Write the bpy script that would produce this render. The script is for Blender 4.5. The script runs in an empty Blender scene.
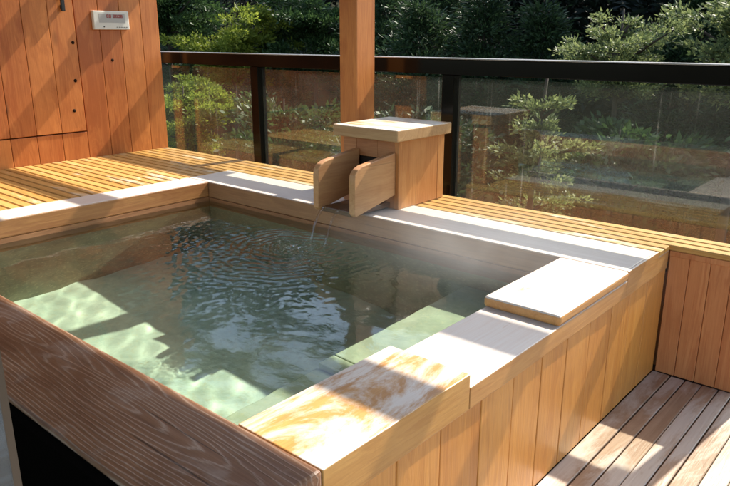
import bpy, bmesh, math, random
import numpy as np
from mathutils import Vector, Matrix
random.seed(7); rng = np.random.default_rng(7)
SC = 0.7                      # metres per drawing unit: everything below is drawn in units, scaled at the end
S = bpy.context.scene; COL = S.collection
ZF = -0.703                   # walkway level (bath rim top is 0)
XW, YD, YR, YF = -1.641, 0.7686, 0.955, 0.5526
X1, X2, Y0, Y2, YB, XL = 2.732, 3.054, -1.956, -2.302, 0.386, -0.238
ZW = -0.14                    # water level
ZB = -1.19                    # bath floor

# ------------------------------------------------------------------ helpers
def link(o): COL.objects.link(o); return o
def tag(o, label=None, cat=None, group=None, kind=None):
    if label: o['label'] = label
    if cat: o['category'] = cat
    if group: o['group'] = group
    if kind: o['kind'] = kind
    return o
def thing(name, loc, label, cat, group=None):
    o = link(bpy.data.objects.new(name, None)); o.location = loc; o.empty_display_size = .1
    return tag(o, label, cat, group)
def world_of(o):
    v = Vector((0, 0, 0))
    while o is not None: v += Vector(o.location); o = o.parent
    return v
class MB:
    """collects shapes in scene units; build() links ONE mesh object"""
    def __init__(s): s.bm = bmesh.new()
    def box(s, x0, x1, y0, y1, z0, z1, bev=0.0, seg=2, M=None):
        t = bmesh.new()
        bmesh.ops.create_cube(t, size=1)
        for v in t.verts:
            v.co = Vector(((x0+x1)/2+v.co.x*(x1-x0), (y0+y1)/2+v.co.y*(y1-y0), (z0+z1)/2+v.co.z*(z1-z0)))
        if bev: bmesh.ops.bevel(t, geom=t.edges[:], offset=bev, segments=seg, profile=.5, affect='EDGES')
        if M is not None: bmesh.ops.transform(t, matrix=M, verts=t.verts)
        s.join(t); return s
    def join(s, t):
        me = bpy.data.meshes.new('t'); t.to_mesh(me); t.free(); s.bm.from_mesh(me); bpy.data.meshes.remove(me)
    def prism(s, pts, lo, hi, axis, bev=0.0, seg=3):
        """polygon pts extruded along axis ('x': pts are (y,z); 'y': (x,z); 'z': (x,y))"""
        t = bmesh.new()
        def P(p, h): return {'x': (h, p[0], p[1]), 'y': (p[0], h, p[1]), 'z': (p[0], p[1], h)}[axis]
        a = [t.verts.new(P(p, lo)) for p in pts]; b = [t.verts.new(P(p, hi)) for p in pts]
        n = len(pts)
        t.faces.new(a); t.faces.new(b[::-1])
        for i in range(n): t.faces.new((a[i], b[i], b[(i+1) % n], a[(i+1) % n]))
        bmesh.ops.recalc_face_normals(t, faces=t.faces)
        if bev: bmesh.ops.bevel(t, geom=t.edges[:], offset=bev, segments=seg, profile=.5, affect='EDGES')
        s.join(t); return s
    def tube(s, pts, rad, n=8):
        t = bmesh.new(); rings = []
        for i, p in enumerate(pts):
            p = Vector(p); d = (Vector(pts[min(i+1, len(pts)-1)]) - Vector(pts[max(i-1, 0)])).normalized()
            a = d.orthogonal().normalized(); b = d.cross(a)
            if i and a.dot(pa) < 0: a = -a; b = -b
            pa = a; r = rad[i] if isinstance(rad, (list, tuple)) else rad
            rings.append([t.verts.new(p + a*math.cos(k*2*math.pi/n)*r + b*math.sin(k*2*math.pi/n)*r) for k in range(n)])
        for A, B in zip(rings[:-1], rings[1:]):
            for k in range(n): t.faces.new((A[k], A[(k+1) % n], B[(k+1) % n], B[k]))
        t.faces.new(rings[0][::-1]); t.faces.new(rings[-1])
        bmesh.ops.recalc_face_normals(t, faces=t.faces)
        for f in t.faces: f.smooth = True
        s.join(t); return s
    def ball(s, c, r, sub=2, sq=(1, 1, 1)):
        t = bmesh.new(); bmesh.ops.create_icosphere(t, subdivisions=sub, radius=r)
        for v in t.verts: v.co = Vector((v.co.x*sq[0]+c[0], v.co.y*sq[1]+c[1], v.co.z*sq[2]+c[2]))
        for f in t.faces: f.smooth = True
        s.join(t); return s
    def build(s, name, mat, parent=None, loc=None):
        me = bpy.data.meshes.new(name)
        o = bpy.data.objects.new(name, me)
        if parent is not None: base = world_of(parent); o.parent = parent
        else:
            base = Vector(loc) if loc else Vector((0, 0, 0)); o.location = base
        bmesh.ops.translate(s.bm, vec=-base, verts=s.bm.verts)
        s.bm.to_mesh(me); s.bm.free()
        me.materials.append(mat); link(o); return o

# ------------------------------------------------------------------ materials
class NT:
    def __init__(s, name):
        s.m = bpy.data.materials.new(name); s.m.use_nodes = True
        s.t = s.m.node_tree; s.t.nodes.clear()
    def n(s, typ, **kw):
        nd = s.t.nodes.new(typ)
        for k, v in kw.items():
            if k in nd.inputs: nd.inputs[k].default_value = v
            else: setattr(nd, k, v)
        return nd
    def l(s, a, b): s.t.links.new(a, b)
    def math(s, op, a, b=None, c=None, clamp=False):
        nd = s.t.nodes.new('ShaderNodeMath'); nd.operation = op; nd.use_clamp = clamp
        for i, v in enumerate((a, b, c)):
            if v is None: continue
            if isinstance(v, (int, float)): nd.inputs[i].default_value = v
            else: s.l(v, nd.inputs[i])
        return nd.outputs[0]
    def mix(s, fac, a, b, blend='MIX'):
        nd = s.t.nodes.new('ShaderNodeMix'); nd.data_type = 'RGBA'; nd.blend_type = blend
        for i, v in ((0, fac), (6, a), (7, b)):
            if isinstance(v, (int, float)): nd.inputs[i].default_value = v
            elif isinstance(v, tuple): nd.inputs[i].default_value = (*v, 1)
            else: s.l(v, nd.inputs[i])
        return nd.outputs[2]
    def ramp(s, fac, stops, interp='LINEAR'):
        nd = s.t.nodes.new('ShaderNodeValToRGB'); nd.color_ramp.interpolation = interp
        e = nd.color_ramp.elements
        while len(e) < len(stops): e.new(.5)
        for x, (p, c) in zip(e, stops):
            x.position = p; x.color = (*c, 1) if isinstance(c, tuple) else (c, c, c, 1)
        s.l(fac, nd.inputs[0]); return nd.outputs[0]
    def noise(s, vec, scale, detail=4, rough=.55, dist=0.0):
        nd = s.n('ShaderNodeTexNoise'); nd.inputs['Scale'].default_value = scale
        nd.inputs['Detail'].default_value = detail; nd.inputs['Roughness'].default_value = rough
        nd.inputs['Distortion'].default_value = dist
        s.l(vec, nd.inputs['Vector']); return nd.outputs['Fac']
    def mapped(s, vec, scale=(1, 1, 1), loc=(0, 0, 0)):
        nd = s.n('ShaderNodeMapping'); nd.inputs['Scale'].default_value = scale; nd.inputs['Location'].default_value = loc
        s.l(vec, nd.inputs['Vector']); return nd.outputs[0]
    def out(s, sh): o = s.n('ShaderNodeOutputMaterial'); s.l(sh, o.inputs['Surface']); return s.m
    def principled(s, col, rough, bump=None, bstr=.3, bdist=.002, spec=.5, **kw):
        p = s.n('ShaderNodeBsdfPrincipled')
        for k, v in (('Base Color', col), ('Roughness', rough), ('Specular IOR Level', spec)):
            if isinstance(v, tuple): p.inputs[k].default_value = (*v, 1)
            elif isinstance(v, (int, float)): p.inputs[k].default_value = v
            else: s.l(v, p.inputs[k])
        for k, v in kw.items(): p.inputs[k].default_value = v
        if bump is not None:
            b = s.n('ShaderNodeBump'); b.inputs['Strength'].default_value = bstr; b.inputs['Distance'].default_value = bdist
            s.l(bump, b.inputs['Height']); s.l(b.outputs[0], p.inputs['Normal'])
        return p.outputs[0]

def wood(name, dark, light, axis='x', rough=.55, fig=14, worn=None, worn_amt=.5, worn_scale=5, worn_rough=.4,
         vary=.18, stain=.25, bump=.35, spec=.45, knots=False, along=1.3, kscale=(7, 2.6)):
    """plank wood: long grain along axis, every board (mesh island) its own tone and figure"""
    N = NT(name); tc = N.n('ShaderNodeTexCoord').outputs['Object']
    g = N.n('ShaderNodeNewGeometry'); r = g.outputs['Random Per Island']
    off = N.n('ShaderNodeCombineXYZ'); 
    for i, k in enumerate((7.3, 11.1, 5.7)): N.l(N.math('MULTIPLY', r, k), off.inputs[i])
    add = N.n('ShaderNodeVectorMath'); add.operation = 'ADD'; N.l(tc, add.inputs[0]); N.l(off.outputs[0], add.inputs[1])
    v = add.outputs[0]; i = 'xyz'.index(axis)
    sc1 = [fig]*3; sc1[i] = along; sc2 = [150]*3; sc2[i] = 5
    a = N.noise(N.mapped(v, sc1), 1, 6, .6, 1.2); b = N.noise(N.mapped(v, sc2), 1, 3, .6)
    rings = N.math('FRACT', N.math('MULTIPLY', a, 7.0))
    rings = N.math('PINGPONG', rings, .5)
    f = N.math('ADD', N.math('MULTIPLY', a, .75), N.math('MULTIPLY', rings, .35))
    f = N.math('ADD', f, N.math('MULTIPLY', N.math('SUBTRACT', b, .5), .45))
    f = N.math('ADD', f, N.math('MULTIPLY', N.math('SUBTRACT', r, .5), vary*2), clamp=True)
    col = N.ramp(f, [(.22, dark), (.5, tuple((p+q)/2 for p, q in zip(dark, light))), (.8, light)])
    big = N.noise(v, 2.2, 5, .6, .5)
    st = N.ramp(big, [(.35, 0.0), (.7, 1.0)])
    col = N.mix(N.math('MULTIPLY', st, stain), col, tuple(c*.62 for c in dark))
    sc3 = [70]*3; sc3[i] = 1.6
    ck = N.ramp(N.noise(N.mapped(v, sc3), 1, 2, .5), [(.73, 0.0), (.77, 1.0)])
    col = N.mix(N.math('MULTIPLY', ck, .55), col, tuple(c*.35 for c in dark))
    rg = N.math('ADD', N.math('MULTIPLY', b, .18), rough-.09)
    blot = N.noise(v, 9, 5, .6, .3)
    col = N.mix(N.math('MULTIPLY', N.ramp(blot, [(.52, 0.0), (.72, 1.0)]), .22), col, tuple(c*.7 for c in dark))
    if knots:
        vo = N.n('ShaderNodeTexVoronoi'); vo.inputs['Scale'].default_value = 1
        sk = [kscale[0]]*3; sk[i] = kscale[1]; N.l(N.mapped(v, sk), vo.inputs['Vector'])
        k = N.ramp(vo.outputs['Distance'], [(.05, 1.0), (.1, 0.0)])
        col = N.mix(N.math('MULTIPLY', k, .7), col, tuple(c*.3 for c in dark))
    if worn:
        w = N.noise(N.mapped(v, tuple(.3 if j == i else 1.15 for j in range(3))), worn_scale, 8, .72, .5)
        w = N.ramp(w, [(.56-worn_amt*.2, 0.0), (.60-worn_amt*.2+.06, 1.0)])
        sn = N.n('ShaderNodeSeparateXYZ'); N.l(g.outputs['True Normal'], sn.inputs[0])
        up = N.math('MULTIPLY', N.math('SUBTRACT', sn.outputs[2], .25), 2.0, clamp=True)
        w2 = N.math('MULTIPLY', N.math('MULTIPLY', w, up), N.math('ADD', N.math('MULTIPLY', b, .5), .6), clamp=True)
        col = N.mix(w2, col, worn)
        mx = N.n('ShaderNodeMix'); N.l(w2, mx.inputs[0]); N.l(rg, mx.inputs[2]); mx.inputs[3].default_value = worn_rough
        rg = mx.outputs[0]
    h = N.math('ADD', N.math('MULTIPLY', b, .7), N.math('MULTIPLY', rings, .4))
    return N.out(N.principled(col, rg, h, bump, .0015, spec))

M = {}
hin_d, hin_l = (.30, .125, .035), (.56, .30, .115)
M['side'] = wood('hinoki_side_boards', (.50, .185, .032), (.76, .355, .08), 'z', .38, 18, vary=.12, stain=.12, spec=.6)
M['beam_x'] = wood('hinoki_beam_x', (.26, .115, .05), (.44, .22, .095), 'x', .42, 18, worn=(.70, .65, .59), worn_amt=1.5, worn_scale=3)
M['beam_y'] = wood('hinoki_beam_y', (.34, .13, .045), (.56, .27, .09), 'y', .40, 18, worn=(.72, .67, .60), worn_amt=1.5, worn_scale=3, stain=.1)
M['rim_top'] = wood('bleached_rim_boards', (.46, .20, .055), (.66, .35, .115), 'y', .38, 16, worn=(.74, .70, .64), worn_amt=1.35, worn_scale=9, worn_rough=.33)
M['near_top'] = wood('wet_rim_board', (.46, .205, .05), (.66, .36, .105), 'y', .34, 16, worn=(.74, .69, .62), worn_amt=.72, worn_scale=7, worn_rough=.3)
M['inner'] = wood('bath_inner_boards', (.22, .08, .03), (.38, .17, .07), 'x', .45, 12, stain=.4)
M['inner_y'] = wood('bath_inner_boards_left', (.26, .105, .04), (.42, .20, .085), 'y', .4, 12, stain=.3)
M['slat'] = wood('deck_slats', (.45, .23, .055), (.70, .42, .135), 'x', .42, 22, worn=(.74, .67, .55), worn_amt=.08, worn_scale=4, vary=.2, stain=.2)
M['fascia'] = wood('red_fascia_boards', (.48, .165, .055), (.70, .32, .12), 'z', .5, 18, vary=.12)
M['wall'] = wood('cedar_wall_boards', (.42, .115, .025), (.72, .27, .07), 'z', .40, 9, vary=.26, stain=.4, knots=True, kscale=(3.6, 1.5))
M['post'] = wood('pine_post', (.44, .13, .028), (.68, .27, .07), 'z', .45, 14, vary=0, stain=.15, knots=True)
M['roof'] = wood('roof_timber', (.07, .05, .035), (.15, .11, .08), 'x', .6, 14)
M['floor'] = wood('grey_walkway_planks', (.29, .17, .10), (.46, .31, .205), 'y', .45, 16, worn=(.56, .48, .41), worn_amt=.5, worn_scale=3.5, vary=.1, stain=.3, bump=.6)
M['box'] = wood('spout_box_wood', (.34, .12, .04), (.52, .23, .09), 'x', .45, 12, stain=.15)
M['boxz'] = wood('spout_box_panel', (.46, .17, .05), (.66, .32, .11), 'z', .42, 12, stain=.12)
M['lid'] = wood('spout_box_lid', (.42, .22, .09), (.62, .40, .20), 'x', .4, 12, worn=(.70, .66, .58), worn_amt=.8)
M['plate'] = wood('spout_side_boards', (.44, .19, .075), (.62, .34, .15), 'y', .42, 12, stain=.1)
M['wetwood'] = wood('wet_channel_wood', (.06, .03, .015), (.18, .09, .045), 'y', .15, 12)
M['void'] = NT('dark_gap'); M['void'] = M['void'].out(M['void'].principled((.035, .02, .012), .9))

def front_rim_mat():
    N = NT('dark_weathered_rim'); tc = N.n('ShaderNodeTexCoord').outputs['Object']
    warp = N.noise(N.mapped(tc, (1.1, 5, 5)), 1, 3, .5)
    sep = N.n('ShaderNodeSeparateXYZ'); N.l(tc, sep.inputs[0])
    lines = None
    # cathedral figure: nested long ovals round two hearts, plus straight grain
    def oval(wx, wy, sx, sy):
        dx = N.math('MULTIPLY', N.math('SUBTRACT', sep.outputs[0], (wx-1.4)*SC), sx)
        dy = N.math('MULTIPLY', N.math('SUBTRACT', sep.outputs[1], (wy+1.1)*SC), sy)
        return N.math('SQRT', N.math('ADD', N.math('MULTIPLY', dx, dx), N.math('MULTIPLY', dy, dy)))
    d = N.math('MINIMUM', oval(1.62, -2.06, 1.0, 8.0), N.math('ADD', oval(2.28, -2.10, .8, 9.0), .04))
    d = N.math('MINIMUM', d, N.math('ADD', oval(.3, -2.1, .6, 7), .1))
    d = N.math('ADD', d, N.math('ADD', N.math('MULTIPLY', warp, .6), N.math('MULTIPLY', N.noise(N.mapped(tc, (4, 40, 40)), 1, 4, .65), .14)))
    ph = N.math('FRACT', N.math('MULTIPLY', d, 12.0))
    ln = N.ramp(N.math('PINGPONG', ph, .5), [(0, 0.0), (.30, .08), (.42, .6), (.5, 1.0)])
    fib = N.noise(N.mapped(tc, (4, 160, 160)), 1, 4, .6)
    big = N.noise(N.mapped(tc, (2, 4, 4)), 1.5, 5, .6, .6)
    col = N.ramp(N.math('ADD', N.math('MULTIPLY', fib, .4), N.math('MULTIPLY', big, .6)), [(.3, (.13, .055, .026)), (.55, (.26, .125, .062)), (.75, (.40, .22, .125))])
    col = N.mix(N.math('MULTIPLY', ln, N.math('MULTIPLY', N.ramp(big, [(.38, .15), (.58, 1.0)]), .62)), col, (.55, .42, .32))
    ck = N.ramp(N.noise(N.mapped(tc, (1.5, 55, 55)), 1, 3, .5), [(.68, 0.0), (.72, 1.0)])
    col = N.mix(N.math('MULTIPLY', ck, .7), col, (.03, .014, .008))
    w = N.noise(tc, 6, 6, .6, .5); w = N.ramp(w, [(.54, 0.0), (.75, 1.0)])
    col = N.mix(N.math('MULTIPLY', w, .5), col, (.52, .43, .36))
    h = N.math('ADD', N.math('MULTIPLY', ln, .8), N.math('MULTIPLY', fib, .5))
    return N.out(N.principled(col, .36, h, .3, .0015, .45))
M['front'] = front_rim_mat()

def stone(name, c1, c2, joints=True):
    N = NT(name); tc = N.n('ShaderNodeTexCoord').outputs['Object']
    a = N.noise(tc, 16, 8, .7, .6); b = N.noise(tc, 3.5, 4, .6)
    c = N.ramp(N.math('ADD', N.math('MULTIPLY', a, .6), N.math('MULTIPLY', b, .4)), [(.38, c1), (.62, c2)])
    sp = N.noise(tc, 60, 3, .6); c = N.mix(N.math('MULTIPLY', N.ramp(sp, [(.55, 0.0), (.68, 1.0)]), .45), c, (.62, .60, .38))
    if joints:
        br = N.n('ShaderNodeTexBrick'); N.l(tc, br.inputs['Vector']); br.offset = .5
        br.inputs['Scale'].default_value = 1; br.inputs['Mortar Size'].default_value = .004
        br.inputs['Brick Width'].default_value = .42; br.inputs['Row Height'].default_value = .3
        br.inputs['Color1'].default_value = (1, 1, 1, 1); br.inputs['Color2'].default_value = (.88, .92, .88, 1); br.inputs['Mortar'].default_value = (.45, .5, .45, 1)
        c = N.mix(1.0, c, br.outputs['Color'], 'MULTIPLY')
    return N.out(N.principled(c, .6, a, .2, .002))
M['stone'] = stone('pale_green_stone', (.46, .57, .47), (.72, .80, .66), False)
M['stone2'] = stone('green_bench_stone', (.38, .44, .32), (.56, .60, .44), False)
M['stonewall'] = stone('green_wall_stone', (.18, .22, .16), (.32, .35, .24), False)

def schlick(N, f0, nrm=None):
    g = N.n('ShaderNodeNewGeometry')
    dp = N.n('ShaderNodeVectorMath'); dp.operation = 'DOT_PRODUCT'
    N.l(nrm if nrm is not None else g.outputs['Normal'], dp.inputs[0]); N.l(g.outputs['Incoming'], dp.inputs[1])
    c = N.math('SUBTRACT', 1.0, N.math('ABSOLUTE', dp.outputs['Value']), clamp=True)
    return N.math('ADD', N.math('MULTIPLY', N.math('POWER', c, 5.0), 1-f0), f0, clamp=True)
def glass(name, tint, f0=.045, dirt_and_reflection=.05, scale=1.0):
    N = NT(name)
    tr = N.n('ShaderNodeBsdfTransparent'); tr.inputs[0].default_value = (*tint, 1)
    gl = N.n('ShaderNodeBsdfGlossy'); gl.inputs['Roughness'].default_value = .0; gl.inputs['Color'].default_value = (1, 1, 1, 1)
    m = N.n('ShaderNodeMixShader'); N.l(schlick(N, f0), m.inputs[0]); N.l(tr.outputs[0], m.inputs[1]); N.l(gl.outputs[0], m.inputs[2])
    if dirt_and_reflection:
        tc = N.n('ShaderNodeTexCoord').outputs['Object']
        a = N.noise(N.mapped(tc, (55, 55, .5)), 1, 3, .5); b = N.noise(tc, 5, 5, .6)
        s1 = N.math('MULTIPLY', N.ramp(a, [(.67, 0.0), (.73, 1.0)]), N.ramp(b, [(.42, 0.0), (.6, 1.0)]))
        f = N.math('ADD', N.math('MULTIPLY', s1, .15), N.math('MULTIPLY', b, dirt_and_reflection))
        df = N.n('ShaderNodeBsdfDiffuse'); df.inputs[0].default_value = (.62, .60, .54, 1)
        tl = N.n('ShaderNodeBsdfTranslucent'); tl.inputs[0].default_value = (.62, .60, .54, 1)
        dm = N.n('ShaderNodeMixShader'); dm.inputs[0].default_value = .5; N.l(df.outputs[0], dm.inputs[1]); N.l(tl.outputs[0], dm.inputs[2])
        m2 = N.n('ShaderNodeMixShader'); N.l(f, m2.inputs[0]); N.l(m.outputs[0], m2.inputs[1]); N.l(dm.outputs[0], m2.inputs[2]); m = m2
    return N.out(m.outputs[0])
M['glass'] = glass('railing_glass', (.92, .94, .90), .055, .02)
M['pane'] = glass('door_glass', (.85, .82, .76), .02, .30)  # brown reflection on the leaf put in as tint and diffuse veil
M['stream'] = glass('running_water', (.93, .93, .92), .06, 0)
def water_mat():
    N = NT('bath_water')
    at = N.n('ShaderNodeAttribute'); at.attribute_name = 'ripple'
    tc = N.n('ShaderNodeTexCoord').outputs['Object']
    b = N.n('ShaderNodeBump'); b.inputs['Strength'].default_value = .3; b.inputs['Distance'].default_value = .0006
    N.l(N.noise(N.mapped(tc, (1, 1.6, 1)), 50, 3, .55, .5), b.inputs['Height']); N.l(at.outputs['Vector'], b.inputs['Normal'])
    rf = N.n('ShaderNodeBsdfRefraction'); rf.inputs['Color'].default_value = (.84, .92, .85, 1); rf.inputs['IOR'].default_value = 1.33; rf.inputs['Roughness'].default_value = 0
    gl = N.n('ShaderNodeBsdfGlossy'); gl.inputs['Roughness'].default_value = .02; gl.inputs['Color'].default_value = (1, 1, 1, 1)
    N.l(b.outputs[0], gl.inputs['Normal'])
    m = N.n('ShaderNodeMixShader'); N.l(schlick(N, .03, b.outputs[0]), m.inputs[0]); N.l(rf.outputs[0], m.inputs[1]); N.l(gl.outputs[0], m.inputs[2])
    return N.out(m.outputs[0])
M['water'] = water_mat()
def plain(name, col, rough, metal=0, spec=.5, nz=0):
    N = NT(name)
    tc = N.n('ShaderNodeTexCoord').outputs['Object']; a = N.noise(tc, 30, 5, .6)
    c = N.mix(N.math('MULTIPLY', a, .5 if nz else .15), col, tuple(x*.6 for x in col))
    return N.out(N.principled(c, rough, a, .08 + nz, .001, spec, Metallic=metal))
M['rail'] = plain('black_painted_metal', (.003, .0028, .0025), .16, spec=.2)
M['white'] = plain('white_plastic', (.70, .68, .60), .4)
M['grey'] = plain('grey_plastic', (.42, .41, .38), .4)
M['red'] = plain('red_digits', (.42, .03, .02), .4)
M['black'] = plain('black_iron', (.015, .013, .012), .35)
M['glint'] = plain('painted_rail_glint', (.30, .31, .32), .35)  # grey colour stands in for the sky glint along the rail top
M['strip'] = plain('brown_door_edge', (.16, .11, .07), .4)
M['knotmat'] = plain('dark_knot', (.02, .010, .006), .9, spec=.1)
M['darkwall'] = plain('near_black_board', (.004, .0035, .003), .95, spec=.0)  # near-black panels in front of and below the front rim beam
M['bark'] = plain('bark', (.055, .04, .028), .9, nz=.5)
def soil():
    N = NT('forest_floor'); tc = N.n('ShaderNodeTexCoord').outputs['Object']
    a = N.noise(tc, 1.2, 8, .7)
    return N.out(N.principled(N.ramp(a, [(.35, (.010, .012, .006)), (.7, (.03, .035, .014))]), .95, a, 1, .1, .1))
M['soil'] = soil()
def leaf(name, c1, c2, tl=.35, spec=.3):
    N = NT(name); g = N.n('ShaderNodeNewGeometry'); tc = N.n('ShaderNodeTexCoord').outputs['Object']
    big = N.noise(tc, 1.5, 3, .5)
    f = N.math('ADD', N.math('MULTIPLY', g.outputs['Random Per Island'], .6), N.math('MULTIPLY', big, .4))
    c = N.ramp(f, [(.15, c1), (.8, c2)])
    p = N.principled(c, .5, spec=spec)
    t = N.n('ShaderNodeBsdfTranslucent'); N.l(N.mix(.5, c, (.75, .85, .25), 'MULTIPLY') if False else c, t.inputs[0])
    m = N.n('ShaderNodeMixShader'); m.inputs[0].default_value = tl; N.l(p, m.inputs[1]); N.l(t.outputs[0], m.inputs[2])
    return N.out(m.outputs[0])
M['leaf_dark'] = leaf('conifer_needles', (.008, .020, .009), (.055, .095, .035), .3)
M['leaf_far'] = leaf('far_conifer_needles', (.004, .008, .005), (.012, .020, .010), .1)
M['leaf_mid'] = leaf('green_leaves', (.022, .05, .016), (.065, .115, .035), .35)
M['leaf_yel'] = leaf('yellow_green_leaves', (.10, .15, .02), (.30, .34, .05), .5)
M['leaf_pale'] = leaf('pale_leaves', (.05, .08, .028), (.27, .31, .12), .4)

# ------------------------------------------------------------------ bath tub
tub = thing('wooden_bath', (1.4, -1.1, ZF), 'large square wooden soaking tub with bleached rim and orange plank sides, full of water', 'bath tub')
MB().box(XL, 0, Y0, -.001, -.11, 0, .008).build('rim_beam', M['beam_y'], tub)
ob = MB().box(XL, X2-.012, 0, YB, -.115, 0, .008).build('rim_beam', M['beam_x'], tub)
o = MB().box(-1.6, X2, Y2, Y0-.001, -.17, .002, .010).build('rim_beam', M['front'], tub); o['label'] = 'dark brown weathered front rim beam with swirling grain'
o = MB().box(X1, X2, -1.2985, -.001, -.125, -.046, .004).build('rim_beam', M['rim_top'], tub)
MB().box(X1+.001, X2-.001, Y0+.001, -1.300, -.125, 0, .003).build('rim_board', M['near_top'], tub)
MB().box(X1-.008, X2+.003, -.690, -.003, -.045, .001, .014, 3).build('rim_board', M['rim_top'], tub)
# outer right side: upright boards
mb = MB(); y = YF-.002; ys = [y, .30, .083, -.135, -.363, -.579, -.788, -1.0, -1.211, -1.442, -1.656, -1.87, -2.085, -2.295]
for a, b in zip(ys[:-1], ys[1:]): mb.box(X2-.05, X2-.008+random.uniform(-.0015, .0015), b+.0015, a-.0015, ZF+.004, (-.126 if a < .35 else -.118), .004)
mb.build('side_panel', M['side'], tub)
MB().box(X2-.0118, X2, .0005, YB, -.126, -.0005, .003).box(X2-.05, X2-.003, YB+.001, YF-.004, -.125, -.031, .004).build('side_panel', M['rim_top'], tub)
MB().box(X2-.05, X2-.002, Y2+.004, Y0, -.30, -.171, .004).build('side_panel', M['side'], tub)
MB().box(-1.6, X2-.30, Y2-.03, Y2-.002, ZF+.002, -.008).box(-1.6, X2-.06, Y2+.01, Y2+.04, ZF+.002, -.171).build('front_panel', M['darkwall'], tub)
# inner lining
MB().box(-.03, X1+.03, -.001, .03, -.30, -.116).build('inner_wall', M['inner'], tub)
MB().box(-.03, .0, Y0, -.002, -.30, -.111).build('inner_wall', M['inner_y'], tub)
MB().box(X1, X1+.03, Y0, -.002, -.30, -.126).build('inner_wall', M['inner'], tub)
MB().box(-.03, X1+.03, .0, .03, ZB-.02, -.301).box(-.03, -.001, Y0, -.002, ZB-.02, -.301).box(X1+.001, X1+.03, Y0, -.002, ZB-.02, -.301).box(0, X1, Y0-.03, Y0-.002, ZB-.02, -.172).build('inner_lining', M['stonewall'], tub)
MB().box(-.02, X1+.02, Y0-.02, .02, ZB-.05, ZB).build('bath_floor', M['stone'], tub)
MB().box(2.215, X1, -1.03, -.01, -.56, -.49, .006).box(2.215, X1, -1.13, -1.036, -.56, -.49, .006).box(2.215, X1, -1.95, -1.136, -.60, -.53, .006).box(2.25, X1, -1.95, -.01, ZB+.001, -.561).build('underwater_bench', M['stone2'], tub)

# water surface with real ripples
def water():
    nx, ny = 460, 330
    xs = np.linspace(-.004, X1+.004, nx); ys = np.linspace(Y0-.004, .004, ny)
    X, Y = np.meshgrid(xs, ys)
    Z = np.zeros_like(X)
    for (cx, cy, A, L, D, ph) in ((1.31, -.45, .0062, .052, .30, 0), (1.43, -.33, .0026, .043, .26, 1.3), (1.24, -.46, .0020, .070, .45, 2.1), (1.33, -.42, .0008, .09, 1.0, .5)):
        wx = X+.02*np.sin(9*Y+4*X+ph)+.012*np.sin(23*Y-11*X); wy = Y+.02*np.sin(8*X-3*Y+ph)+.012*np.sin(19*X+13*Y)
        r = np.hypot(wx-cx, wy-cy)
        Z += A*np.cos(2*math.pi*r/L + ph + 1.2*np.sin(4*np.arctan2(Y-cy, X-cx)+ph))*np.exp(-(r/D)**1.3)*np.clip(r/.05, 0, 1)
    near = .25+1.4*np.exp(-(np.hypot(X-1.15, (Y+.62)*.9)/.62)**2)
    for k in range(90):
        a = rng.normal(-2.2, .7); L = rng.uniform(.022, .085); A = .00026*(L/.06)**1.1
        kx, ky = math.cos(a)*2*math.pi/L, math.sin(a)*2*math.pi/L
        mod = .6+.6*np.sin(rng.uniform(2, 6)*X+rng.uniform(2, 6)*Y+rng.uniform(0, 6))
        Z += A*near*mod*np.sin(kx*X+ky*Y+rng.uniform(0, 6.28)+1.3*np.sin(3.1*X+4.3*Y+k)+.8*np.sin(7*X-9*Y+2*k))
    r = np.hypot(X-1.33, Y+.40); ch = rng.normal(0, 1, X.shape)
    ch = (ch+np.roll(ch, 1, 0)+np.roll(ch, 1, 1)+np.roll(ch, -1, 0)+np.roll(ch, -1, 1))/5
    Z += ch*.004*np.exp(-(r/.13)**2)
    dd = np.hypot((X-1.24)/.58, (Y+.56)/.46)
    R = Z*(np.exp(-dd**2.2)+.26*np.exp(-(np.hypot((X-1.75)/.7, (Y+1.0)/.6))**2)+.04)*1.35     # fine ripples: they turn the reflections
    B = np.zeros_like(X)                                                              # gentle swell: it bends what lies below
    for k in range(16):
        a = rng.normal(-2.2, .8); L = rng.uniform(.10, .30); B += .00013*(L/.2)**1.4*np.sin((X*math.cos(a)+Y*math.sin(a))*2*math.pi/L+k+1.1*np.sin(2*X+3*Y+k))
    gy, gx = np.gradient(R+B, ys, xs)
    NRM = np.stack([-gx, -gy, np.ones_like(X)], -1); NRM /= np.linalg.norm(NRM, axis=-1, keepdims=True)
    spl = ch*.003*np.exp(-(r/.09)**2)
    V = np.stack([X, Y, B+spl+ZW], -1).reshape(-1, 3)
    i = (np.arange(ny-1)[:, None]*nx+np.arange(nx-1)[None]).reshape(-1)
    F = np.stack([i, i+1, i+nx+1, i+nx], -1)
    me = np_mesh('bath_water', V, F, M['water'], smooth=True)
    at = me.attributes.new('ripple', 'FLOAT_VECTOR', 'POINT'); at.data.foreach_set('vector', NRM.reshape(-1).astype('f'))
    return me
def np_mesh(name, V, F, mat, smooth=False):
    me = bpy.data.meshes.new(name); n = F.shape[1]
    me.vertices.add(len(V)); me.vertices.foreach_set('co', V.astype('f').ravel())
    me.loops.add(F.size); me.loops.foreach_set('vertex_index', F.astype('i').ravel())
    me.polygons.add(len(F)); me.polygons.foreach_set('loop_start', (np.arange(len(F))*n).astype('i'))
    if smooth: me.polygons.foreach_set('use_smooth', np.ones(len(F), bool))
    me.update(calc_edges=True); me.materials.append(mat); return me
w = link(bpy.data.objects.new('bath_water', water())); tag(w, kind='structure'); w.cycles.is_caustics_caster = True   # the sun reaches the floor by real refraction

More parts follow.
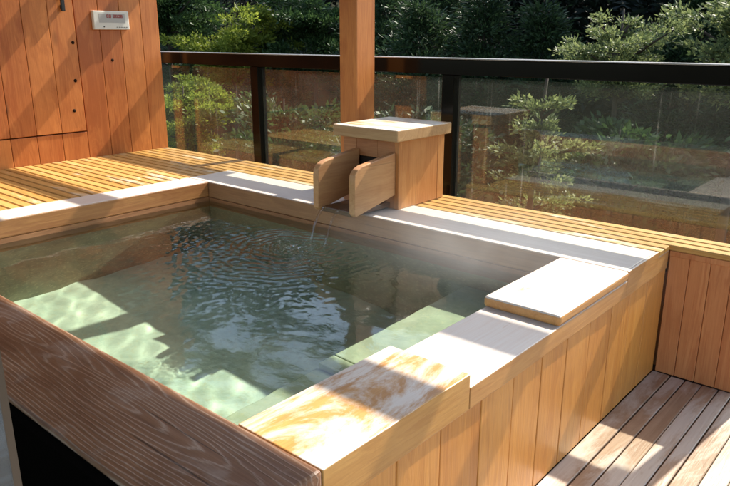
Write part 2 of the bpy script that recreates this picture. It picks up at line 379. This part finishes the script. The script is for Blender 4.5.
# ------------------------------------------------------------------ slatted deck round the bath
deck = thing('slatted_deck', (0, .6, ZF), 'yellow slatted timber deck running round the back and left of the bath', 'deck')
mb = MB(); P = .0765; k = 0
while True:
    y1 = YD-.004-P*k; y0 = y1-.064
    if y1 < -2.9: break
    if y1 > YB+.06: mb.box(XW+.004, 3.054 if y0 < YF-.01 else 3.445, max(y0, YB+.003), y1, -.03, -.002, .004, 1)
    else: mb.box(XW+.004, XL-.004, y0, y1, -.03, -.002, .004, 1)
    k += 1
mb.build('slat_surface', M['slat'], deck)
for x in (-1.5, -.95, -.42): MB().box(x, x+.06, -2.9, YD-.05, -.09, -.031).build('joist', M['void'], deck)
for x in (.2, .9, 1.6, 2.3, 2.9): MB().box(x, x+.06, YB+.005, YD-.05, -.09, -.031).build('joist', M['void'], deck)
MB().box(XW+.01, 3.0, YB+.01, YD-.03, -.2, -.15).box(XW+.01, XL-.01, -2.9, YB, -.2, -.15).build('under_deck', M['void'], deck)
mb = MB(); x = X2+.002
while x < 3.44: x2 = min(x+.098, 3.445); mb.box(x, x2-.002, YF, YF+.03, ZF+.003, -.031, .003, 1); x += .098
mb.box(X2+.002, 3.445, YF-.006, YF-.0005, -.06, -.031, .002, 1)
mb.build('fascia_board', M['fascia'], deck)
mb = MB(); x = XW
while x < 3.44: mb.box(x, min(x+.13, 3.445)-.003, YD-.025, YD, -1.4, -.032, .003, 1); x += .13
mb.build('back_board', M['fascia'], deck)
# walkway
mb = MB(); xs = [3.044, 3.137, 3.214, 3.295, 3.372, 3.441, 3.53, 3.62, 3.71, 3.80, 3.9, 4.0, 4.1, 4.2, 4.3, 4.4, 4.5, 4.6, 4.7]
for i, (a, b) in enumerate(zip(xs[:-1], xs[1:])):
    g = .0045 if i in (1, 4) else .0016; mb.box(a+g, b-g, -4.2, (YF-.002 if a < 3.42 else 1.9), ZF-.05, ZF+random.uniform(-.002, .002), .003, 1)
o = mb.build('walkway_floor', M['floor']); tag(o, kind='structure')
o = MB().box(-3.2, X2+.02, -4.2, Y2-.02, ZF-.05, ZF-.004).build('terrace_floor', M['floor']); tag(o, kind='structure')
o = MB().box(-3.2, -.2, -4.2, 2.0, ZF-.4, ZF-.055).box(2.95, 5.2, -4.2, 2.0, ZF-.4, ZF-.055).box(-.199, 2.949, -4.2, -2.1, ZF-.4, ZF-.055).box(-.199, 2.949, .1, 2.0, ZF-.4, ZF-.055).build('terrace_base', M['void']); tag(o, kind='structure')

# ------------------------------------------------------------------ left wall, door, panel
wall = thing('plank_wall', (XW, .3, ZF), 'orange cedar plank wall with dark knots at the left end of the deck', 'wall')
seams = [YD, .593, .387, .19, -.022, -.244, -.455, -.666, -.877, -1.09, -1.30, -1.51, -1.72, -1.93, -2.14, -2.35]
mb = MB()
for i, (a, b) in enumerate(zip(seams[:-1], seams[1:])):
    top = 2.0 if i < 4 else (.222 if i < 10 else 2.0)
    mb.box(XW-.06, XW, b+.0018, a-.0018, -.10, top, .004)
mb.build('wall_board', M['wall'], wall)
MB().box(XW-.10, XW-.062, -2.35, YD, -.10, 2.0).build('wall_backing', M['void'], wall)
mb = MB()
for (y, z) in ((.28, .809),):
    mb.tube([(XW-.004, y, z), (XW+.0012, y, z)], .013, 12)
mb.build('knot', M['knotmat'], wall)
door = thing('plank_door', (XW, -.55, .23), 'orange plank door with a dark iron pull, set flush in the cedar wall', 'door')
mb = MB()
for a, b in zip(seams[4:10], seams[5:11]): mb.box(XW-.05, XW+.006, b+.0015, a-(.007 if a > -.1 else .0015), .232, 1.99, .004)
mb.build('door_board', M['wall'], door)
mb = MB()
for (y, z) in ((-.118, .407), (-.079, .652), (-.062, .957)): mb.tube([(XW+.002, y, z), (XW+.0075, y, z)], .014, 12)
mb.build('knot', M['knotmat'], door)
h = MB().box(XW+.02, XW+.04, -.140, -.108, 1.20, 1.50, .006).box(XW+.005, XW+.021, -.136, -.112, 1.22, 1.25).box(XW+.005, XW+.021, -.136, -.112, 1.45, 1.48).build('door_handle', M['black'], door)
cp = thing('control_panel', (XW, .29, 1.06), 'small cream control panel with red digits on the plank wall', 'control panel')
MB().box(XW, XW+.035, .125, .455, 1.062, 1.213, .007).build('casing', M['white'], cp)
mb = MB().box(XW+.0352, XW+.0362, .175, .415, 1.118, 1.192)
mb.build('display', M['grey'], cp)
mb = MB()                      # red seven-segment figures
def digit(y, z, w, h, segs):
    t = .005
    S7 = {'a': (0, h-t, w, t), 'd': (0, 0, w, t), 'g': (0, h/2-t/2, w, t), 'f': (0, h/2, t, h/2), 'e': (0, 0, t, h/2), 'b': (w-t, h/2, t, h/2), 'c': (w-t, 0, t, h/2)}
    for s in segs:
        a, b, c, d = S7[s]; mb.box(XW+.0364, XW+.0374, y+a, y+a+c, z+b, z+b+d)
for y, s in ((.245, 'abcdefg'), (.268, 'abcdef'), (.305, 'abcdefg'), (.328, 'abcdefg'), (.351, 'abcdef'), (.374, 'abcdefg')): digit(y, 1.158, .018, .026, s)
mb.build('red_digits', M['red'], cp)
MB().tube([(XW+.035, .215, 1.085), (XW+.039, .215, 1.085)], .005, 10).build('button', M['black'], cp)
mb = MB()
for y in (.33, .352, .374, .396, .418): mb.box(XW+.0352, XW+.0364, y, y+.014, 1.080, 1.085)
mb.build('button_mark', M['black'], cp)

# ------------------------------------------------------------------ spout box
sb = thing('spout_box', (1.35, .45, 0), 'square wooden spout box with a pale lid pouring water into the bath', 'water spout')
bx0, bx1, by0, by1, zt = 1.126, 1.567, .221, .690, .415
mb = MB()                       # front with the opening left for the channel
mb.box(bx0, 1.235, by0, by0+.03, .001, zt, .003).box(1.405, bx1-.001, by0, by0+.03, .001, zt, .003).box(1.236, 1.404, by0+.001, by0+.03, .30, zt-.001, .003)
mb.box(bx0, bx0+.03, by0+.031, by1, .001, zt, .003).box(bx0+.031, bx1-.031, by1-.03, by1, .001, zt, .003)
mb.build('box_front', M['box'], sb)
mb = MB().box(bx1-.03, bx1+.001, by0+.031, .62, .001, zt, .004).box(bx1-.03, bx1+.002, .623, by1, .001, zt, .004).box(bx1-.029, bx1+.004, by0-.002, by0+.030, .001, zt, .004)
mb.build('box_side', M['boxz'], sb)
MB().box(1.095, 1.603, .160, .715, zt+.001, .485, .006).build('lid', M['lid'], sb)
def plate(x0, x1):
    pts = [(-.150, .035), (-.150, .225), (-.145, .262), (-.118, .290), (-.08, .305), (.219, .345), (.219, .09), (-.135, .018)]
    return MB().prism(pts, x0, x1, 'x', .006, 2)
plate(1.505, 1.548).build('side_board', M['plate'], sb)
plate(1.220, 1.262).build('side_board', M['plate'], sb)
MB().box(1.263, 1.504, -.125, .30, .010, .040, .004).build('channel', M['wetwood'], sb)
MB().box(1.2365, 1.4035, .255, .26, .041, .30).build('opening', M['void'], sb)
# falling water
def stream(x0, y0, z0, x1, y1, r, label):
    pts = []; rad = []
    for i in range(15):
        t = i/14; z = z0+(ZW-z0)*t*t; pts.append((x0+(x1-x0)*t+random.uniform(-.0015, .0015), y0+(y1-y0)*t, z)); rad.append(r*(1.3-.55*t)*random.uniform(.75, 1.25))
    o = MB().tube(pts, rad, 8).build('pouring_water', M['stream'], None, (x1, y1, ZW)); tag(o, label, 'water stream')
stream(1.290, -.128, .036, 1.312, -.27, .010, 'thin stream of water falling from the spout, nearer the wall with the panel')
stream(1.410, -.128, .034, 1.450, -.30, .008, 'thinner stream of water falling beside the nearer spout board')
mb = MB()
for k in range(110):
    a = random.uniform(0, 6.28); r = abs(random.gauss(0, .10)); mb.ball((1.31+r*math.cos(a), -.43+r*math.sin(a)*.8, ZW+abs(random.gauss(.003, .008))), random.uniform(.0015, .0045), 1)
o = mb.build('splash_drops', M['stream']); tag(o, 'tiny splashing drops where the spout water hits the bath', 'splash', kind='stuff')

N = NT('steam'); tc = N.n('ShaderNodeTexCoord')
g = N.n('ShaderNodeTexGradient'); g.gradient_type = 'QUADRATIC_SPHERE'
N.l(N.mapped(tc.outputs['Generated'], (2, 2, 2), (-1, -1, -1)), g.inputs[0])
nz = N.noise(tc.outputs['Object'], 5, 3, .5, .6)
pv = N.n('ShaderNodeVolumePrincipled'); pv.inputs['Color'].default_value = (1, 1, 1, 1); pv.inputs['Anisotropy'].default_value = .3
N.l(N.math('MULTIPLY', N.math('MULTIPLY', g.outputs['Fac'], N.ramp(nz, [(.3, .25), (.7, 1.0)])), 2.2), pv.inputs['Density'])
mo = N.n('ShaderNodeOutputMaterial'); N.l(pv.outputs[0], mo.inputs['Volume']); M['steam'] = N.m
o = MB().ball((2.5, -.42, .08), 1, 3, (1.0, .75, .21)).build('steam', M['steam'], None, (2.5, -.42, .08)); tag(o, 'faint steam drifting off the water by the far board', 'steam', kind='stuff')

# ------------------------------------------------------------------ glass railing
rl = thing('glass_railing', (1.4, YR, ZF), 'black metal railing with clear glass panels along the back of the deck', 'railing')
MB().box(-3.4, 5.6, .905, 1.0, .765, .862, .004).build('top_rail', M['rail'], rl)
MB().box(-3.4, 5.6, .902, 1.003, .8625, .870, .003).build('rail_glint_strip', M['glint'], rl)  # thin strip added to carry the painted sky glint
xp = [-.565, 1.385, 3.47, 5.5]
for x in xp: MB().box(x, x+.095, .908, .998, -1.2, .764, .004).build('rail_post', M['rail'], rl)
xx = [-3.4]+[v for x in xp for v in (x, x+.095)]
for i in range(0, len(xx)-1, 2):
    a, b = xx[i]+.012, xx[i+1]-.012
    MB().box(a, b, .950, .958, -.45, .745).build('glass_panel', M['glass'], rl)
MB().box(-3.4, 5.5, .940, .968, -.49, -.451).build('bottom_rail', M['rail'], rl)

# ------------------------------------------------------------------ post and open roof
pg = thing('pergola', (.865, .65, 0), 'square orange timber post behind the spout box, carrying the open roof frame', 'pergola')
MB().box(.788, .942, .558, .742, -.031, 2.14, .006).build('post', M['post'], pg)
def rafter(y, h, wd, x0=-3.2, x1=5.4, z=2.14): MB().box(x0, x1, y-wd/2, y+wd/2, z, z+h, .006).build('rafter', M['roof'], pg)
rafter(.655, .13, .12)                          # over the post: shades y0 about -1.55
rafter(1.37, .14, .14)
rafter(.10, .15, .14)
for x in (-2.0, 3.58): MB().box(x, x+.12, -4.0, 2.6, 2.30, 2.42, .006).build('crossbeam', M['roof'], pg)
MB().box(-3.2, 5.4, -3.6, .34, 2.43, 2.46).build('roof_deck', M['roof'], pg)
rafter(2.42, .12, .14, -3.2, .15)  # added stub out of view, put in to cast a band on wall and deck
MB().box(-2.1, -1.95, .56, .74, ZF, 2.14, .006).build('post', M['post'], pg)
MB().box(4.9, 5.05, .56, .74, ZF, 2.14, .006).build('post', M['post'], pg)

# glass door leaf beside the camera, seen at the very edge
gd = thing('glass_door', (2.0, -2.62, ZF), 'edge of a glass door leaf crossing the front rim at the lower left corner', 'glass door')
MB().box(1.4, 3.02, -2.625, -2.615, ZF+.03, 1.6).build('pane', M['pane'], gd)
gd_edge = MB().box(3.0205, 3.023, -2.626, -2.614, ZF+.03, 1.6).build('edge_strip', M['strip'], gd)

# ------------------------------------------------------------------ hillside and trees
def hz(x, y):
    d = np.hypot(x-4, y+3)
    base = -3.2 - .25*np.clip(y-1.8, 0, 6) + .36*np.clip(y-9-.1*x, 0, 40) + .16*np.clip(-x-14, 0, 60)
    return base+.35*np.sin(x*.5+1)*np.cos(y*.37)+.15*np.sin(x*1.7)*np.sin(y*1.3)
def hill():
    xs = np.linspace(-75, 60, 136); ys = np.linspace(2.05, 80, 100)
    X, Y = np.meshgrid(xs, ys); V = np.stack([X, Y, hz(X, Y)], -1).reshape(-1, 3)
    nx = len(xs); i = (np.arange(len(ys)-1)[:, None]*nx+np.arange(nx-1)[None]).reshape(-1)
    return np_mesh('hillside', V, np.stack([i, i+1, i+nx+1, i+nx], -1), M['soil'], True)
tag(link(bpy.data.objects.new('hillside', hill())), kind='structure')
o = MB().box(-400, 400, -400, 400, -7.2, -7.0).build('ground', M['soil']); tag(o, kind='structure')

def leaves(C, D, L, W, droop=0.0):
    """diamond leaves at centres C pointing along D"""
    n = len(C); D = D/np.linalg.norm(D, axis=1, keepdims=True)
    R = rng.normal(size=(n, 3)); B = np.cross(D, R); B /= np.linalg.norm(B, axis=1, keepdims=True)+1e-9
    L = L[:, None]; W = W[:, None]
    V = np.stack([C, C+D*L*.45+B*W, C+D*L, C+D*L*.45-B*W], 1).reshape(-1, 3)
    F = np.arange(4*n).reshape(-1, 4); return V, F
def make_tree(name, x, y, h, rad, mat, label, cat, group, kind='conifer', n=9000, ls=.10, zbase=None, base_frac=.1, lean=(0, 0)):
    zb = float(hz(np.array(x), np.array(y)))-.1 if zbase is None else zbase
    t = thing(name, (x, y, zb), label, cat, group)
    O = np.array([x, y, zb])
    tr = MB(); top = (x+lean[0], y+lean[1], zb+h*.93)
    pts = [(x+lean[0]*q+.04*math.sin(5*q+x), y+lean[1]*q, zb+h*.93*q) for q in np.linspace(0, 1, 9)]
    tr.tube(pts, [max(.012, h*.018*(1-q*.9)) for q in np.linspace(0, 1, 9)], 8)
    C = []; D = []
    con = kind == 'conifer'
    nb = int(26+h*2) if con else 30
    for b in range(nb):
        a = b*2.39996+rng.uniform(-.5, .5)
        if con:
            q = base_frac+(1-base_frac)*(b+.5)/nb; L = rad*(1-q)**.7*rng.uniform(.6, 1.2)+.08*rad; up = -.05+.25*q
        else:
            q = base_frac+(1-base_frac)*rng.uniform(0, 1)**.7*.9; L = rad*math.sqrt(max(.04, 1-((q-base_frac)/(1-base_frac)-.35)**2*2.3))*rng.uniform(.35, 1.3); up = rng.uniform(.1, 1.0)*q
        p0 = np.array([x+lean[0]*q, y+lean[1]*q, zb+h*q*(.97 if con else .9)]); d = np.array([math.cos(a), math.sin(a), up])
        e = p0+d*L+np.array([0, 0, -.08*L])
        tr.tube([tuple(p0), tuple(p0+d*L*.5), tuple(e)], [h*.005, h*.003, .003], 5)
        k = max(3, int(6*L/rad)+2)
        ts = rng.uniform(.3, 1.05, k)
        cs = p0+d*L*ts[:, None]+rng.normal(0, 1, (k, 3))*np.array([.2*L, .2*L, .05*L])
        m = int(n/nb*(.4+.6*L/rad)*1.3)
        which = rng.integers(0, k, m); sp = (.085 if con else .07)*rad+.25*ls
        u = rng.normal(0, 1, (m, 3)); c = cs[which]+u*sp*np.array([1, 1, .42])
        C.append(c)
        dd = np.stack([c[:, 0]-p0[0], c[:, 1]-p0[1], np.zeros(m)], 1); dd /= np.linalg.norm(dd, axis=1, keepdims=True)+1e-6
        D.append(dd*.7+u*.35+rng.normal(0, .4, (m, 3))+np.array([0, 0, .35]))
    C = np.concatenate(C)-O; D = np.concatenate(D); k = len(C)
    V, F = leaves(C, D, ls*rng.uniform(.4, 1.6, k), ls*(.16 if kind == 'conifer' else .28)*rng.uniform(.7, 1.2, k))
    cr = link(bpy.data.objects.new('crown', np_mesh('crown', V, F, mat))); cr.parent = t
    tr.build('trunk', M['bark'], t)
    return t
G1 = 'dark conifers on the hillside'; G2 = 'shrubs beyond the railing'
CX, CY = 4.072, -2.979
def on_ray(px, Y):               # plan position on the bearing of a picture column
    a = math.radians(40.854)-math.atan((px-365)/692.0)
    return CX-(Y-CY)*math.tan(a)
# named shrubs and trees near the railing
near = [   # kind, bearing column, distance line, top height, radius, leaves ...
 ('bush', 188, 4.6, .46, .85, 'leaf_yel', 'bright yellow-green bush seen through the glass beside the plank wall', 'shrub', 24000, .06, 0),
 ('bush', 176, 9.0, 3.1, 1.5, 'leaf_mid', 'mid green bush rising over the rail next to the plank wall edge', 'shrub', 20000, .10, 0),
 ('bush', 238, 9.5, 2.0, 1.1, 'leaf_yel', 'yellow-green bush topping the rail between wall and timber post', 'shrub', 18000, .10, 0),
 ('bush', 318, 11.5, 2.4, 1.5, 'leaf_mid', 'rounded green bush just left of the timber post above the rail', 'shrub', 20000, .11, 0),
 ('bush', 285, 5.2, .30, 1.0, 'leaf_mid', 'green shrub behind the glass right of the left black railing post', 'shrub', 9000, .10, 0),
 ('bush', 613, 7.0, 1.85, .66, 'leaf_pale', 'pale sunlit shrub poking above the rail right of the centre', 'shrub', 14000, .05, 0),
 ('bush', 738, 7.5, 2.15, .80, 'leaf_pale', 'pale leafy shrub above the rail at the right edge', 'shrub', 12000, .065, 0),
 ('sapling', 541, 2.25, .98, .34, 'leaf_pale', 'pale leafy sapling close behind the glass right of the black post', 'sapling', 6500, .038, .14),
 ('bush', 620, 5.6, .22, .75, 'leaf_mid', 'low green shrub behind the right glass panel, under the pale shrub', 'shrub', 8000, .10, 0),
 ('bush', 412, 5.0, .25, .9, 'leaf_dark', 'low dark shrub behind the glass left of the middle railing post', 'shrub', 9000, .10, 0),
]
for nm, px, Y, zt_, r, mt, lab, cat, n, ls, ln in near:
    x = on_ray(px, Y); zb = float(hz(np.array(x), np.array(Y)))-.1; h = zt_-zb; cone = nm == 'cone'
    make_tree('bush' if cone else nm, x-ln*.9, Y, h, r, M[mt], lab, cat, G2, 'conifer' if cone else 'bush', n, ls, base_frac=max(.2, 1-({'bush': 1.9*r, 'cone': 1.5*r}.get(nm, 1.6))/h), lean=(ln, 0))
mid = [(418, 9, 1.75, 1.5), (478, 9.5, 2.0, 1.5), (535, 10, 1.7, 1.4), (385, 11, 2.6, 1.6), (665, 10, 1.1, 1.4), (205, 13, 2.6, 1.8), (282, 14, 2.3, 1.8), (110, 12, 3, 1.8), (690, 12, 2.4, 1.5), (770, 11, 2.4, 1.6), (440, 13, 3.2, 1.6)]
desc = ['dark layered conifer just right of the timber post', 'dark conifer spreading above the middle railing post', 'dark conifer left of the pale sunlit shrub', 'tall dark conifer hidden partly by the timber post', 'dark conifer between the two pale shrubs on the right', 'dark conifer behind the yellow-green bush', 'tall black-green conifer between yellow bush and rounded bush', 'dark conifer beyond the plank wall corner', 'dark conifer behind the pale shrub at the right edge', 'dark conifer past the right edge of the glass', 'tall conifer reaching the top of the picture right of the timber post']
for (px, Y, zt_, r), lab in zip(mid, desc):
    x = on_ray(px, Y); h = zt_+.1-float(hz(np.array(x), np.array(Y)))
    make_tree('conifer_tree', x, Y, h, r, M['leaf_dark'], lab, 'tree', G1, 'conifer', 22000, .12, base_frac=.3)
# the forest behind: copies of three trees, too far back to tell apart
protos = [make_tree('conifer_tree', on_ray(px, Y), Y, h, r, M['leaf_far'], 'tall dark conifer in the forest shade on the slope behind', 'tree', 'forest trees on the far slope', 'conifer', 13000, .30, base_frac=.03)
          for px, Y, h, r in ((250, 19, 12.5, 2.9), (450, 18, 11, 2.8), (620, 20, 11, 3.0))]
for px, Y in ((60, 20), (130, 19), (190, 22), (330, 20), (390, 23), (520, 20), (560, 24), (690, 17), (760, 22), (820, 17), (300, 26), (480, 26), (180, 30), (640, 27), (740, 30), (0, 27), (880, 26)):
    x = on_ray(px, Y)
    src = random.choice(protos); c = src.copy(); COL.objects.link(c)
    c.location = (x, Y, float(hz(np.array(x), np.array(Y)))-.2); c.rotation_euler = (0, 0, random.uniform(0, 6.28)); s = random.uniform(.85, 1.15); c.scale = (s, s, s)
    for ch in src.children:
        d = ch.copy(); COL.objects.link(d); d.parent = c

for o in tub.children:
    if o.name.split('.')[0] in ('bath_floor', 'underwater_bench', 'inner_lining', 'inner_wall'): o.cycles.is_caustics_receiver = True
# ------------------------------------------------------------------ to metres
for me in bpy.data.meshes: me.transform(Matrix.Scale(SC, 4))
for ob in S.objects: ob.location = Vector(ob.location)*SC

# ------------------------------------------------------------------ camera, light, world
cam = bpy.data.cameras.new('camera'); co = link(bpy.data.objects.new('camera', cam)); S.camera = co
co.location = Vector((4.0722, -2.9788, 1.0))*SC
co.rotation_euler = (math.radians(90-16.571), math.radians(0), math.radians(40.854))
cam.lens = 34.12; cam.sensor_width = 36; cam.clip_start = .02; cam.clip_end = 2000
sx, sy, sz = .12, 1.0, 1.0                      # towards the sun
sd = Vector((sx, sy, sz)).normalized()
sun = bpy.data.lights.new('sun', 'SUN'); so = link(bpy.data.objects.new('sun', sun))
sun.energy = 4.3; sun.cycles.is_caustics_light = True; sun.angle = math.radians(.6); sun.color = (1, .93, .82)
so.rotation_euler = sd.to_track_quat('Z', 'Y').to_euler(); so.location = (0, 0, 8)
wd = bpy.data.worlds.new('World'); S.world = wd; wd.use_nodes = True
nt = wd.node_tree; bg = nt.nodes['Background']
sk = nt.nodes.new('ShaderNodeTexSky'); sk.sky_type = 'NISHITA'; sk.sun_disc = False
sk.sun_elevation = math.asin(sd.z); sk.sun_rotation = math.atan2(sd.x, sd.y)
sk.air_density = 1.2; sk.dust_density = 2.0
nt.links.new(sk.outputs[0], bg.inputs[0]); bg.inputs[1].default_value = .15
S.view_settings.view_transform = 'Standard'; S.view_settings.look = 'None'; S.view_settings.exposure = 1.25; S.view_settings.gamma = 1
S.view_settings.use_curve_mapping = False
S.render.engine = 'CYCLES'; S.cycles.max_bounces = 10; S.cycles.transparent_max_bounces = 24
